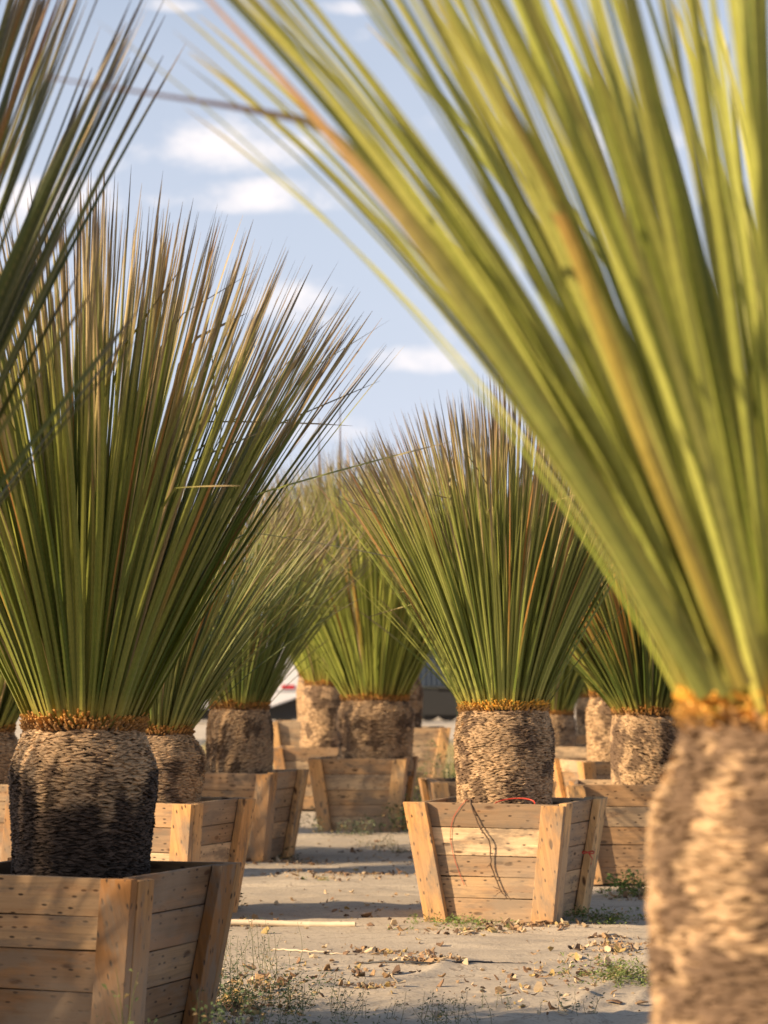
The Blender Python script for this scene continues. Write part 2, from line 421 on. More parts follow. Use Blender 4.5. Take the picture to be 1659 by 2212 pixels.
# ------------------------------------------------------------------ planter crates
def lerp(a, b_, t): return a + (b_ - a) * t
def crate(px, pyrim, Yc, label, wt=.75, wb=.58, h=.60, yaw=20, seed=1, tint=(1, 1, 1), boards=5, tilt=(0, 0), X=None, Z=0.0, center=None, plain_front=False):
    """Yc/px give the nearest top corner (right-front) unless center is given"""
    rnd = random.Random(seed)
    a = math.radians(yaw)
    if center is None:
        p = at(px, pyrim, Yc)
        cx = p.x - math.cos(a) * wt / 2 + math.sin(a) * wt / 2
        cy = p.y + math.sin(a) * wt / 2 + math.cos(a) * wt / 2
    else: cx, cy = center
    root = empty('planter_crate', (cx, cy, Z), -a, tilt[0], tilt[1])
    tag(root, label, 'planter', 'tapered wooden planter crates')
    D = lambda z: wb / 2 + (wt - wb) / 2 * z / h
    th, bt = .021, .040
    pal = [(.53, .345, .185), (.45, .28, .145), (.60, .43, .26), (.39, .25, .14), (.50, .365, .23), (.34, .23, .14)]
    def box(bm, uvl, cl, P8, lenaxis, color):
        """P8 corners ordered bottom(4) top(4): (x0y0,x1y0,x1y1,x0y1); lenaxis 0: grain along x ; 2: grain along z"""
        vs = [bm.verts.new(p) for p in P8]
        fs = [(3, 2, 1, 0), (4, 5, 6, 7), (0, 1, 5, 4), (1, 2, 6, 5), (2, 3, 7, 6), (3, 0, 4, 7)]
        ou, ov = rnd.random() * 40, rnd.random() * 40
        out = []
        for f in fs:
            fc = bm.faces.new([vs[i] for i in f]); out.append(fc)
        return vs, out, (ou, ov), lenaxis, color
    def finish(bm, items, uvl, cl, along, outw, name, parent, lab=None):
        # uv from panel coordinates before bevel
        for vs, fcs, (ou, ov), la, color in items:
            for fc in fcs:
                for lp in fc.loops:
                    co = lp.vert.co; x = co.dot(along); z = co.z; d = co.dot(outw)
                    if la == 0: lp[uvl].uv = (ou + x, ov + z + d * .9)
                    else: lp[uvl].uv = (ou + z, ov + x + d * .9)
                    lp[cl] = (*color, 1)
        bmesh.ops.bevel(bm, geom=list(bm.edges), offset=.0022, segments=1, affect='EDGES', profile=.6)
        bmesh.ops.recalc_face_normals(bm, faces=bm.faces)
        me = bpy.data.meshes.new(name); bm.to_mesh(me); bm.free()
        me.materials.append(M_WOOD)
        o = bpy.data.objects.new(name, me); COL.objects.link(o); o.parent = parent
        if lab: o['label'] = lab
        return o
    for k in range(4):
        ang = k * math.pi / 2
        outw = Vector((math.sin(ang), -math.cos(ang), 0)); along = Vector((math.cos(ang), math.sin(ang), 0))
        inset = 0 if k % 2 == 0 else th
        bm = bmesh.new(); uvl = bm.loops.layers.uv.new('UVMap'); cl = bm.loops.layers.float_color.new('Col')
        zs = [0.012]
        ws = [rnd.uniform(.8, 1.2) for _ in range(boards)]
        tot = sum(ws)
        for w in ws: zs.append(zs[-1] + (h - .012) * w / tot)
        items = []
        for j in range(boards):
            z0, z1 = zs[j] + .0016, zs[j + 1] - .0016
            off = rnd.uniform(-.003, .003); sk = rnd.uniform(-.003, .003)
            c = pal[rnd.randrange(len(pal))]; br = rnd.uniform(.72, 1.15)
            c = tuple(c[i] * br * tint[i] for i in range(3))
            def q(sx, z, o_, dz=0):
                zz = z + sk * sx + dz
                return along * (sx * (D(z) - inset)) + outw * (D(z) + o_ + off) + Vector((0, 0, zz))
            P8 = [q(-1, z0, 0), q(1, z0, 0), q(1, z0, -th), q(-1, z0, -th), q(-1, z1, 0), q(1, z1, 0), q(1, z1, -th), q(-1, z1, -th)]
            items.append(box(bm, uvl, cl, P8, 0, c))
        finish(bm, items, uvl, cl, along, outw, 'plank_side', root)
        bw = rnd.uniform(.098, .118)
        for s in (-1, 1):
            if plain_front and k == 0 and s == -1: continue
            bm = bmesh.new(); uvl = bm.loops.layers.uv.new('UVMap'); cl = bm.loops.layers.float_color.new('Col')
            ext = bt + .002 if k % 2 == 0 else -.001
            lo, hi = rnd.uniform(.0, .012), h - rnd.uniform(-.004, .01)
            c = pal[rnd.choice([0, 1, 2])]; c = (c[0] * 1.1 * tint[0], c[1] * .92 * tint[1], c[2] * .66 * tint[2])
            def q2(e, z, o_):
                x = s * (D(z) + ext - (bw if e else 0))
                return along * x + outw * (D(z) + o_) + Vector((0, 0, z))
            o1, o2 = .0035, bt + .003
            P8 = [q2(0, lo, o2), q2(1, lo, o2), q2(1, lo, o1), q2(0, lo, o1), q2(0, hi, o2), q2(1, hi, o2), q2(1, hi, o1), q2(0, hi, o1)]
            items = [box(bm, uvl, cl, P8, 2, c)]
            finish(bm, items, uvl, cl, along, outw, 'corner_batten', root)
    # soil
    n = 14; g = np.linspace(-1, 1, n); A, B = np.meshgrid(g, g)
    zz = h - .075 + .03 * fbm(A * 4 + seed, B * 4, seed, 3)
    hw = D(h - .08) - th - .004
    V = np.stack([A.ravel() * hw, B.ravel() * hw, zz.ravel()], 1)
    ii = (np.arange(n - 1)[:, None] * n + np.arange(n - 1)[None, :]).ravel()
    np_obj('soil', V, np.stack([ii, ii + 1, ii + n + 1, ii + n], 1), M_SOIL, root, smooth_=True)
    return root, (cx, cy)

# ------------------------------------------------------------------ grass trees
def leaf_strip(P, Wd, Sd, Nn, col, v_len):
    """P (n,S,3) centre line, Wd (n,S) width, Sd,Nn (n,S,3) side and normal, col (n,S,4) ; returns V,F,col,uv"""
    n, S = Wd.shape
    hgt = Wd * .30
    ring = np.stack([P - Sd * Wd[..., None] / 2, P + Nn * hgt[..., None] * .62, P + Sd * Wd[..., None] / 2, P - Nn * hgt[..., None] * .38], 2)  # n,S,4,3
    V = ring.reshape(-1, 3)
    cc = np.repeat(col[:, :, None, :], 4, 2).reshape(-1, 4)
    off = (np.arange(n) * 1.0)[:, None, None]
    u = np.broadcast_to(np.array([0.02, .5, .98, .5])[None, None, :] + 0 * off, (n, S, 4)) + off
    v = np.broadcast_to(v_len[:, :, None], (n, S, 4)) + (np.arange(n) * .37 % 7)[:, None, None]
    uv = np.stack([u, v], -1).reshape(-1, 2)
    base = (np.arange(n) * S * 4)[:, None, None] + (np.arange(S - 1) * 4)[None, :, None]
    k = np.arange(4)[None, None, :]; k1 = (k + 1) % 4
    F = np.stack([base + k, base + k1, base + 4 + k1, base + 4 + k], -1).reshape(-1, 4)
    return V, F, cc, uv
def sst(x, a, b_):
    t = np.clip((x - a) / (b_ - a), 0, 1); return t * t * (3 - 2 * t)
def crown_mesh(rng, n, L, spread, rn, width, curve, dry, green, S=12, outer=.06, outer_add=14, extra=None, grey=.5, azbias=None, thexp=.62, kinkp=.05, lenvar=.1, rust=.04, dead=None, outlen=.95):
    u = rng.random(n)
    phi = rng.random(n) * 2 * np.pi
    th = np.radians(spread) * u ** thexp + rng.normal(0, .022, n)
    isout = rng.random(n) < outer
    th = th + isout * np.radians(rng.random(n) * outer_add + 3)
    th = np.abs(th)
    Ls = L * (1 - lenvar * rng.random(n)) * (1 - .10 * np.clip(th / np.radians(spread), 0, 1.3) ** 2)
    Ls *= np.where(rng.random(n) < .05, rng.uniform(.55, .85, n), 1)
    Ls = Ls * np.where(th < np.radians(6), 1.04, 1)
    Ls = np.where(isout, Ls * outlen, Ls)
    k = np.radians(curve) * (th / np.radians(spread)) + rng.normal(0, .035, n)
    T = np.linspace(0, 1, S)
    kink = rng.random(n) < kinkp; kt = rng.uniform(.45, .9, n); ka = rng.uniform(.3, 1.3, n) * np.where(rng.random(n) < .75, 1, -.6)
    dphi = rng.normal(0, .12, n) / (np.sin(th) + .35)
    ang = th[:, None] * (1 - .18 * (1 - T)[None, :] ** 3) + k[:, None] * T[None, :] ** 1.4 + (kink[:, None] * (T[None, :] > kt[:, None])) * ka[:, None]
    ph = phi[:, None] + dphi[:, None] * T[None, :]
    d = np.stack([np.sin(ang) * np.cos(ph), np.sin(ang) * np.sin(ph), np.cos(ang)], -1)
    step = (Ls / (S - 1))[:, None, None]
    P = np.concatenate([np.zeros((n, 1, 3)), np.cumsum((d[:, 1:] + d[:, :-1]) / 2 * step, 1)], 1)
    rb = rn * .93 * np.clip(th / np.radians(spread), 0, 1.02) ** .8
    base = np.stack([rb * np.cos(phi), rb * np.sin(phi), -.03 + .05 * (1 - (rb / rn) ** 2) + rng.normal(0, .006, n)], -1)
    P = P + base[:, None, :]
    side = np.stack([-np.sin(ph), np.cos(ph), 0 * ph], -1)
    nor = np.cross(d, side)
    tw = rng.normal(0, .5, n)[:, None] + rng.normal(0, .8, n)[:, None] * T[None, :]
    ct, st = np.cos(tw)[..., None], np.sin(tw)[..., None]
    s2 = side * ct + nor * st; n2 = np.cross(s2, d)
    w = width * rng.uniform(.75, 1.15, n)[:, None] * np.clip(1.25 - .45 * np.minimum(T * 9, 1), 0, 2)[None, :] * (1 - sst(T, .25, .95) * .52) * (1 - sst(T, .91, 1.0) * .88)[None, :]
    # colours
    r1 = rng.random(n)[:, None, None]; r2 = rng.random(n)[:, None]; r3 = rng.random(n)
    g0 = np.array(green[0]); g1 = np.array(green[1])
    c = g0 + (g1 - g0) * r1 + 0 * T[None, :, None]
    yb = (1 - sst(T, .0, .10))[None, :, None]
    c = c * (1 - yb * .8) + np.array([.42, .32, .07]) * yb * .8
    yel = sst(T, .25, .8)[None, :, None] * .5 * rng.random(n)[:, None, None]
    c = c * (1 - yel) + np.array([.30, .27, .07]) * yel
    tip = 1 - dry * (.25 + .9 * r2 ** 1.2)
    tm = sst(T[None, :] - tip, -.13, .10)[..., None]
    tan = np.array([.45, .345, .165]); br = np.array([.27, .18, .07]); gy_ = np.array([.085, .062, .06])
    tc_ = np.where((r3 < .55)[:, None, None], tan, np.where((r3 < .8)[:, None, None], br, (tan + gy_) / 2))
    c = c * (1 - tm) + tc_ * tm
    inner_ = (th < np.radians(7))[:, None]
    gm_ = (sst(T[None, :], .80, .98) * (grey + .5 * r2) * (1 + .8 * inner_))[..., None].clip(0, .9)
    c = c * (1 - gm_) + gy_ * gm_
    orange = (rng.random(n) < rust)[:, None, None]
    oc = sst(T, .15, .45)[None, :, None] * (1 - sst(T, .65, .95)[None, :, None] * .5) * .75
    c = np.where(orange, c * (1 - oc) + np.array([.40, .16, .04]) * oc, c)
    dead = (rng.random(n) < (.02 + .03 * dry if dead is None else dead))[:, None, None]
    c = np.where(dead, tan * (.7 + .5 * r1), c)
    c = c * rng.uniform(.8, 1.2, n)[:, None, None]
    col = np.concatenate([c, np.ones((n, S, 1))], -1)
    vl = T[None, :] * Ls[:, None]
    out = [leaf_strip(P, w, s2, n2, col, vl)]
    for ex in (extra or []):
        pts = np.array(ex['pts'], float); m_ = len(pts)
        # densify
        tt = np.linspace(0, m_ - 1, 16); i0 = np.minimum(tt.astype(int), m_ - 2); f = (tt - i0)[:, None]
        Q = pts[i0] * (1 - f) + pts[i0 + 1] * f
        dd = np.gradient(Q, axis=0); dd /= np.linalg.norm(dd, axis=1)[:, None]
        sd = np.cross(dd, np.array([0, 1., .1])); sd /= np.linalg.norm(sd, axis=1)[:, None]
        nn = np.cross(sd, dd)
        ww = ex['w'] * (1 - sst(np.linspace(0, 1, 16), .2, 1) * .85)
        t16 = np.linspace(0, 1, 16)[:, None]
        cc = np.array(ex['c0']) * (1 - sst(t16, .35, .75)) + np.array(ex['c1']) * sst(t16, .35, .75)
        cc = np.concatenate([cc, np.ones((16, 1))], -1)
        out.append(leaf_strip(Q[None], ww[None], sd[None], nn[None], cc[None], np.linspace(0, 1, 16)[None]))
    V = []; F = []; cc = []; uv = []; o_ = 0
    for a_, b_, c_, d_ in out:
        V.append(a_); F.append(b_ + o_); cc.append(c_); uv.append(d_); o_ += len(a_)
    return np.concatenate(V), np.concatenate(F), np.concatenate(cc), np.concatenate(uv)
def scales(rng, rad, z0, z1, rows, cols, wmul, hh, prot, lift, colf, jit=.35, slant=0.0, shift=.0, tilt=.25, o1=.75, o2=.55):
    """rows of small protruding leaf-base stubs round a barrel. rad: function of z"""
    R = np.repeat(np.arange(rows), cols); Cc = np.tile(np.arange(cols), rows)
    n = len(R)
    z = z0 + (z1 - z0) * (R + .5) / rows
    phi = 2 * np.pi * (Cc + .5 * (R % 2)) / cols + rng.normal(0, .3, n) * 2 * np.pi / cols * .6
    z = z + .006 * np.sin(phi * 3 + R * .1) + .004 * np.sin(phi * 7 + R * .23) + rng.normal(0, jit, n) * (z1 - z0) / rows * .6
    r = rad(z) * (1 + .05 * (vnoise(phi * 1.6 + 3, z * 6, 12) - .5) + .03 * (vnoise(phi * 6, z * 18, 13) - .5))
    w = 2 * np.pi * r / cols * wmul * rng.uniform(.7, 1.35, n); h = hh * rng.uniform(.6, 1.4, n); p = prot * rng.uniform(.35, 1.5, n)
    ro = np.stack([np.cos(phi), np.sin(phi), 0 * phi], -1); ta_ = np.stack([-np.sin(phi), np.cos(phi), 0 * phi], -1)
    up = np.array([0, 0, 1.0]); c0 = ro * (r - .006)[:, None] + up * z[:, None]
    tl = rng.normal(slant, tilt, n)[:, None]
    tdir = ta_ * np.cos(tl) + up * np.sin(tl); udir = up * np.cos(tl) - ta_ * np.sin(tl)
    def ring(c, sw, sh):
        return [c - tdir * (w * sw)[:, None] / 2 , c - udir * (h * sh)[:, None] / 2, c + tdir * (w * sw)[:, None] / 2, c + udir * (h * sh)[:, None] / 2]
    c1 = c0 + ro * (p + .006)[:, None] + up * (lift * rng.uniform(.4, 1.5, n))[:, None] + tdir * (w * shift * rng.uniform(-1, 1, n))[:, None]
    V = np.stack(ring(c0, 1.25, 1.3) + ring(c1, o1, o2), 1).reshape(-1, 3)
    b8 = (np.arange(n) * 8)[:, None]
    F = np.stack([b8 + np.array(f)[None] for f in ((0, 1, 5, 4), (1, 2, 6, 5), (2, 3, 7, 6), (3, 0, 4, 7), (4, 5, 6, 7))], 1).reshape(-1, 4)
    col = colf(phi, z, n, rng)
    return V, F, np.repeat(np.concatenate([col, np.ones((n, 1))], 1), 8, 0)

GREEN = ((.085, .13, .018), (.29, .31, .06))
def plant(px, pyn, Y, label, R=.235, neck=.19, L=1.5, spread=34, n=620, width=.017, curve=8, dry=.35, seed=1, rows=62, cols=58,
          z0=.42, bulge=.5, patch=0, extra=None, green=GREEN, X=None, Zn=None, S=12, slant=0, group='grass trees growing in crates', collar=(.50, .25, .06), lean=(0, 0), **kw):
    rng = np.random.default_rng(seed * 101 + 5)
    if X is None:
        p = at(px, pyn, Y); X, zn = p.x, p.z
    else: zn = Zn
    if lean == (0, 0): lean = (float(rng.normal(0, .008)), float(rng.normal(0, .012)))
    root = empty('grass_tree', (X, Y, 0), 0, lean[0], lean[1]); tag(root, label, 'plant', group)
    def rad(z):
        t_ = np.clip((zn - z) / (zn - z0), 0, 1)          # 0 at neck
        r = neck + (R - neck) * sst(t_, 0, .30)
        return r + .012 * bulge * np.sin(np.clip(t_, 0, 1) * math.pi * 2.2 - .4)
    # core
    zz = np.linspace(z0 - .05, zn + .03, 24); seg = 40
    aa = np.linspace(0, 2 * np.pi, seg, endpoint=False)
    rr = rad(zz) - .014; rr[-1] = neck * .35; rr[-2] = neck * .9
    Vc = np.stack([(rr[:, None] * np.cos(aa)).ravel(), (rr[:, None] * np.sin(aa)).ravel(), np.repeat(zz, seg)], 1)
    i0 = (np.arange(23)[:, None] * seg + np.arange(seg)[None]).ravel(); i1 = (np.arange(23)[:, None] * seg + (np.arange(seg)[None] + 1) % seg).ravel()
    Fc = np.stack([i0, i1, i1 + seg, i0 + seg], 1)
    colc = np.tile(np.array([[.10, .065, .04, 1]]), (len(Vc), 1))
    pr = rng.random() * 50
    def colf(phi, z, n_, rg):
        tan = np.array([.54, .365, .205]); gr = np.array([.33, .225, .14]); dk = np.array([.10, .062, .042])
        a_ = vnoise(phi * 2.2 + pr, z * 9, 3)[:, None]; b_ = rg.random(n_)[:, None]
        c = tan * (1 - a_ * .6) + gr * a_ * .6
        c = c * (.66 + .5 * b_)
        m_ = sst(vnoise(phi * 2.6 + pr * 2, z * 8 + 4, 8) * .6 + vnoise(phi * 7, z * 22, 2) * .4, (.66 if patch else .54), (.74 if patch else .62))[:, None] * .8
        c = c * (1 - m_) + dk * m_
        if patch:  # blackened old bark plus painted shade low on the trunk, ragged upper edge
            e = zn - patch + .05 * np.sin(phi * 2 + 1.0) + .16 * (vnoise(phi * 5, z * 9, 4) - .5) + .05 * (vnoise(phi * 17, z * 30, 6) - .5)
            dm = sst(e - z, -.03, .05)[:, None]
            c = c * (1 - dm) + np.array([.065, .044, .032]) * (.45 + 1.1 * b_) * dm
        return c
    ctop = zn - .035
    rows = int(rows * 1.65); cols = int(cols * .9)
    a1 = scales(rng, rad, z0, ctop, rows, cols, 1.4, (ctop - z0) / rows * 1.5, .0046, -.0012, colf, slant=slant * .5, shift=.3, tilt=.16, jit=.6, o1=.82, o2=.6)
    V, F, Cc = merge([(Vc, Fc, colc), a1])
    np_obj('trunk', V, F, M_BARK, root, Cc)
    def colo(phi, z, n_, rg):
        b_ = rg.random(n_)[:, None]; q = np.clip((z - zn + .045) / .05 + rg.normal(0, .18, n_), 0, 1)[:, None]
        return (np.array([.30, .17, .075]) * (1 - q) + np.array(collar) * q) * (.5 + .8 * b_)
    a2 = scales(rng, lambda z: neck + .004 + 0 * z, zn - .040, zn + .012, 5, int(max(40, cols * 1.5)), .66, .010, .0135, .011, colo, jit=.35)
    np_obj('leaf_base_collar', a2[0], a2[1], M_BARK, root, a2[2])
    V, F, cc, uv = crown_mesh(rng, n, L, spread, neck, width, curve, dry, green, S=S, extra=[dict(e, pts=[(q[0] - X, q[1] - Y, q[2] - zn) for q in e['pts']]) for e in (extra or [])], **kw)
    V = V + np.array([0, 0, zn])
    np_obj('leaf_crown', V, F, M_LEAF, root, cc, uv)
    return root
def rel(pl, off):  # world points list helper
    return pl

# near right, blurred
BR = dict(green=((.24, .29, .045), (.44, .45, .11)))
def P(px, py, Y): return tuple(at(px, py, Y))
plant(1748, 1515, 3.55, 'blurred close up grass tree cut off by the right edge of the picture', R=.235, neck=.185, L=1.62, spread=32.5, n=350, width=.0255, outer=.0, kinkp=0, rust=0, dead=0,
      curve=19, dry=.03, seed=3, rows=66, cols=52, z0=.42, S=16, collar=(.80, .42, .06), **BR, thexp=.5, grey=.0,
      extra=[dict(pts=[P(1560, 1500, 3.4), P(1250, 1000, 3.35), P(1000, 620, 3.3), P(760, 340, 3.3), P(680, 272, 3.3), P(500, 238, 3.3), P(300, 208, 3.3), P(90, 175, 3.3)],
                  w=.019, c0=(.24, .24, .05), c1=(.12, .07, .06)),
             dict(pts=[P(1520, 1500, 3.4), P(1200, 960, 3.3), P(900, 520, 3.25), P(620, 200, 3.25), P(380, -60, 3.25)], w=.03, c0=(.26, .28, .06), c1=(.50, .30, .13)),
             dict(pts=[P(1600, 1480, 3.3), P(1400, 1000, 3.2), P(1215, 500, 3.15), P(1080, 240, 3.15), P(900, -60, 3.15)], w=.024, c0=(.42, .33, .06), c1=(.42, .17, .06)),
             ])
crate(0, 0, 0, 'near wooden crate below the right edge of the picture', center=(.63, 3.6), yaw=4, seed=31)
# near left, out of focus, in its own shade
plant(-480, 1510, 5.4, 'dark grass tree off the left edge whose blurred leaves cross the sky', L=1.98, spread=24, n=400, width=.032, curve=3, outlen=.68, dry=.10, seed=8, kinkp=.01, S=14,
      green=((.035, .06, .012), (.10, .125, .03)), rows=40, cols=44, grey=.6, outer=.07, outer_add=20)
crate(0, 0, 0, 'wooden crate hidden beyond the lower left corner', center=(at(-455, 1510, 5.4).x - .02, 5.36), yaw=3, seed=32, wt=.60, wb=.50)
# front left
plant(172, 1552, 7.93, 'tall grass tree with half darkened trunk in the big front left crate', R=.229, neck=.190, L=1.74, spread=31.5, n=760, width=.020,
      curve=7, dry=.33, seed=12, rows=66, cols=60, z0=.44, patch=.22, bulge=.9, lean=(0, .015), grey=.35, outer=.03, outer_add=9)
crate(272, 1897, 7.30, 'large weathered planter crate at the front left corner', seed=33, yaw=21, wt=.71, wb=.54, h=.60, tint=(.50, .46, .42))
# behind it
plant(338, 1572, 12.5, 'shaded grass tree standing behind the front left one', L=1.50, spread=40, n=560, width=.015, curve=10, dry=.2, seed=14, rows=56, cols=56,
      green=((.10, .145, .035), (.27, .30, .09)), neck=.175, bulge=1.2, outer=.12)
crate(405, 1733, 12.0, wt=.70, wb=.55, label='crate with one sunlit corner batten behind the front left crate', seed=34, yaw=21)
plant(-42, 1570, 14.7, 'grass tree half outside the left edge behind the big front left one', L=1.5, spread=36, n=420, seed=15, rows=50, cols=50)
crate(45, 1698, 14.35, 'greyed crate peeping out left of the darkened trunk', seed=35, yaw=12, tint=(.8, .8, .8))
# fourth
plant(517, 1520, 16.65, 'grass tree in shade third back on the left of the path', L=1.62, spread=35, n=620, width=.015, curve=9, dry=.25, seed=16, rows=56, cols=56,
      green=((.10, .15, .03), (.27, .31, .08)), neck=.195, R=.226, slant=.5, bulge=.2, outer=.1,
      extra=[])
crate(577, 1677, 16.2, 'shaded crate with a pale plank on its side left of the path', seed=36, yaw=16, plain_front=True)
# fifth and the far cluster
GL = ((.18, .235, .035), (.38, .41, .08))
plant(811, 1504, 19.9, 'wide trunked grass tree at the far end of the path', R=.31, neck=.272, L=2.12, spread=32, n=760, width=.019, curve=7, dry=.12, grey=.15, seed=17, rows=46, cols=56, z0=.5, green=GL, bulge=1.0)
crate(868, 1637, 19.5, 'crate with leaning left batten and weeds at its foot at the end of the path', seed=37, yaw=8, wt=.72, wb=.56, h=.6)
plant(694, 1474, 23.6, 'slim trunked grass tree just left of the wide trunked one', R=.235, neck=.20, L=2.3, spread=30, n=620, width=.02, extra=[dict(pts=[P(696, 1440, 23.3), P(702, 1200, 23.1), P(704, 1000, 23.0), P(697, 845, 23.0)], w=.045, c0=(.2, .18, .06), c1=(.12, .075, .06)), dict(pts=[P(690, 1440, 23.3), P(668, 1200, 23.1), P(660, 1030, 23.0), P(654, 903, 23.0)], w=.045, c0=(.2, .18, .06), c1=(.16, .09, .06))], curve=6, dry=.12, grey=.15, seed=18, rows=44, cols=46, z0=.5, green=GL)
crate(0, 0, 0, 'crate behind the left side of the leaning batten crate', center=(at(700, 1600, 23.6).x, 23.5), yaw=2, seed=38, wt=.86, wb=.68, h=.6)
plant(688, 1455, 27.3, 'grass tree farthest back on the left showing a strip of trunk', R=.24, neck=.21, L=2.3, spread=30, n=420, width=.024, curve=6, dry=.12, grey=.15, seed=19, rows=36, cols=40, z0=.6, green=GL)
crate(0, 0, 0, 'far sunlit crate with a dark batten shadow left of the slim trunk', center=(at(690, 1600, 27).x, 27.0), yaw=2, seed=39, wt=.98, wb=.78, h=.80)
plant(852, 1450, 23.9, 'grass tree hidden behind the wide trunked one', R=.27, neck=.23, L=2.25, spread=31, n=520, width=.022, curve=6, dry=.12, grey=.15, seed=20, rows=36, cols=40, z0=.6, green=GL)
crate(0, 0, 0, 'tall brown crate sticking out right of the wide trunk', center=(at(858, 1600, 23.9).x, 23.9), yaw=-3, seed=40, wt=.90, wb=.66, h=.78)
# centre right, the sharp one
plant(1090, 1520, 12.4, 'sharp grass tree with orange leaf bases in the sunlit centre crate', R=.247, neck=.222, L=1.64, spread=29.5, n=980, width=.0175, thexp=.58, curve=6, dry=.28, seed=21, rows=62, cols=66,
      z0=.44, bulge=.8, collar=(.84, .46, .07), green=((.11, .16, .024), (.31, .34, .08)), grey=.55, outer=.05)
crate(1206, 1738, 11.9, 'sunlit crate right of the path with a twig and red string on its front', seed=41, yaw=20)
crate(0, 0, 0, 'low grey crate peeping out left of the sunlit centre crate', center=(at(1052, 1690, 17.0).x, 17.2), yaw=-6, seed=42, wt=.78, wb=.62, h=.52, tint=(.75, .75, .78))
plant(1060, 1530, 17.2, 'grass tree hidden behind the sunlit centre one', L=1.45, spread=30, n=420, seed=22, rows=30, cols=40, green=GL, R=.2, neck=.18)
# right side cluster
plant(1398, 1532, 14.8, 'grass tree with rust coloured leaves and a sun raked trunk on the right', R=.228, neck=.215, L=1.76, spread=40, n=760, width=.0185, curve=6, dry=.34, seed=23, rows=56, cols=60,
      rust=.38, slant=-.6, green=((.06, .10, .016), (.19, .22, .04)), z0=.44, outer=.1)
crate(0, 0, 0, 'sunlit crate with an angled left batten beside the near trunk', center=(at(1385, 1700, 14.8).x, 14.7), yaw=5, seed=43, wt=.82, wb=.60, h=.60, tint=(1.05, 1.02, 1))
plant(1333, 1495, 19.3, 'grass tree with a mottled trunk behind the rust leaved one', R=.245, neck=.21, L=1.9, spread=31, n=520, width=.02, seed=24, rows=44, cols=46, dry=.4, z0=.5, curve=5)
crate(0, 0, 0, 'crate with a loose top plank behind the angled batten crate', center=(at(1333, 1650, 19.3).x, 19.3), yaw=-14, seed=44, wt=.78, wb=.6, h=.6)
plant(1190, 1537, 23.8, 'small dark grass tree peeping out right of the centre trunk', R=.235, neck=.215, L=1.5, spread=28, n=420, width=.02, seed=25, rows=40, cols=44, z0=.45, dry=.3)
crate(0, 0, 0, 'far crate in half shade right of the centre trunk', center=(at(1215, 1620, 23.8).x, 23.8), yaw=5, seed=45, wt=.84, wb=.66, h=.6)
plant(1292, 1500, 28.5, 'farthest grass tree on the right seen as a dark strip of trunk', R=.25, neck=.21, L=1.9, spread=30, n=360, width=.024, seed=26, rows=34, cols=40, z0=.5, dry=.3)
crate(0, 0, 0, 'farthest crate on the right in the gap between two trunks', center=(at(1285, 1600, 28.5).x, 28.5), yaw=0, seed=46, wt=.9, wb=.7, h=.62)
# unseen plants and crates added left of the frame only to cast shade
for i, (x, y) in enumerate(((-4.2, 6.7), (-4.2, 15.4), (-3.7, 18.6), (-4.4, 4.1))):
    plant(0, 0, y, ('unseen grass tree added to shade the front left crate', 'unseen grass tree added to shade the middle of the path', 'unseen grass tree added to shade the far crates', 'unseen grass tree added to shade the near left leaves')[i],
          X=x, Zn=1.08, L=(1.42, 1.7, 1.7, 1.7)[i], spread=34, n=(900, 450, 800, 500)[i], width=.022, seed=50 + i, rows=24, cols=30, group='unseen grass trees added to cast shade')
    crate(0, 0, 0, ('unseen crate added below the tree shading the front left crate', 'unseen crate added below the tree shading the middle of the path', 'unseen crate added below the tree shading the far crates', 'unseen crate added below the tree shading the near left leaves')[i], center=(x, y), seed=60 + i, yaw=15)

# ------------------------------------------------------------------ things on and by the centre crate
M_TWIG = simple('dark_twig_bark', (.12, .075, .045), .85, 0, 60, .5)
M_RED = simple('red_plastic_line', (.55, .055, .03), .45)
M_PIPE = simple('bleached_cane', (.66, .54, .38), .6, 0, 14, .3)
M_BLACK = simple('black_rubber_line', (.02, .02, .022), .5)
def wobble_path(pts, n=30, amp=.004, seed=1):
    r = random.Random(seed); out = []
    m_ = len(pts) - 1
    for i in range(n + 1):
        t_ = i / n * m_; k = min(int(t_), m_ - 1); f = t_ - k
        p0 = Vector(pts[max(k - 1, 0)]); p1 = Vector(pts[k]); p2 = Vector(pts[k + 1]); p3 = Vector(pts[min(k + 2, m_)])
        p = .5 * ((2 * p1) + (-p0 + p2) * f + (2 * p0 - 5 * p1 + 4 * p2 - p3) * f * f + (-p0 + 3 * p1 - 3 * p2 + p3) * f ** 3)
        out.append(p + Vector((r.uniform(-amp, amp), r.uniform(-amp, amp) * .3, r.uniform(-amp, amp))))
    return out
# front plane of the sunlit crate, in world terms
a41 = math.radians(20); c41 = at(1206, 1738, 11.9)
cc41 = Vector((c41.x - math.cos(a41) * .375 + math.sin(a41) * .375, c41.y + math.sin(a41) * .375 + math.cos(a41) * .375, 0))
def onface(u, z, off=.008, side=0):
    """u across the face (-1..1), z height"""
    d = .29 + (.375 - .29) * z / .6
    if side == 0: l = Vector((u * d, -(d + off), z))
    else: l = Vector((d + off, u * d, z))
    return cc41 + Matrix.Rotation(-a41, 3, 'Z') @ l
def join_tubes(name, tubes, mat, parent=None):
    V, F, _ = merge(tubes); return np_obj(name, V, F, mat, parent, smooth_=True)
pts = [onface(-.22, .585, -.08), onface(-.21, .612, -.01), onface(-.16, .55, .012), onface(-.06, .47, .02), onface(.05, .41, .02), onface(.06, .34, .016), onface(.07, .28, .014), onface(.16, .20, .012), onface(.23, .155, .012)]
main = wobble_path(pts, 40, .002, 3)
tw = [tube(main, .0042, 6, .003)]
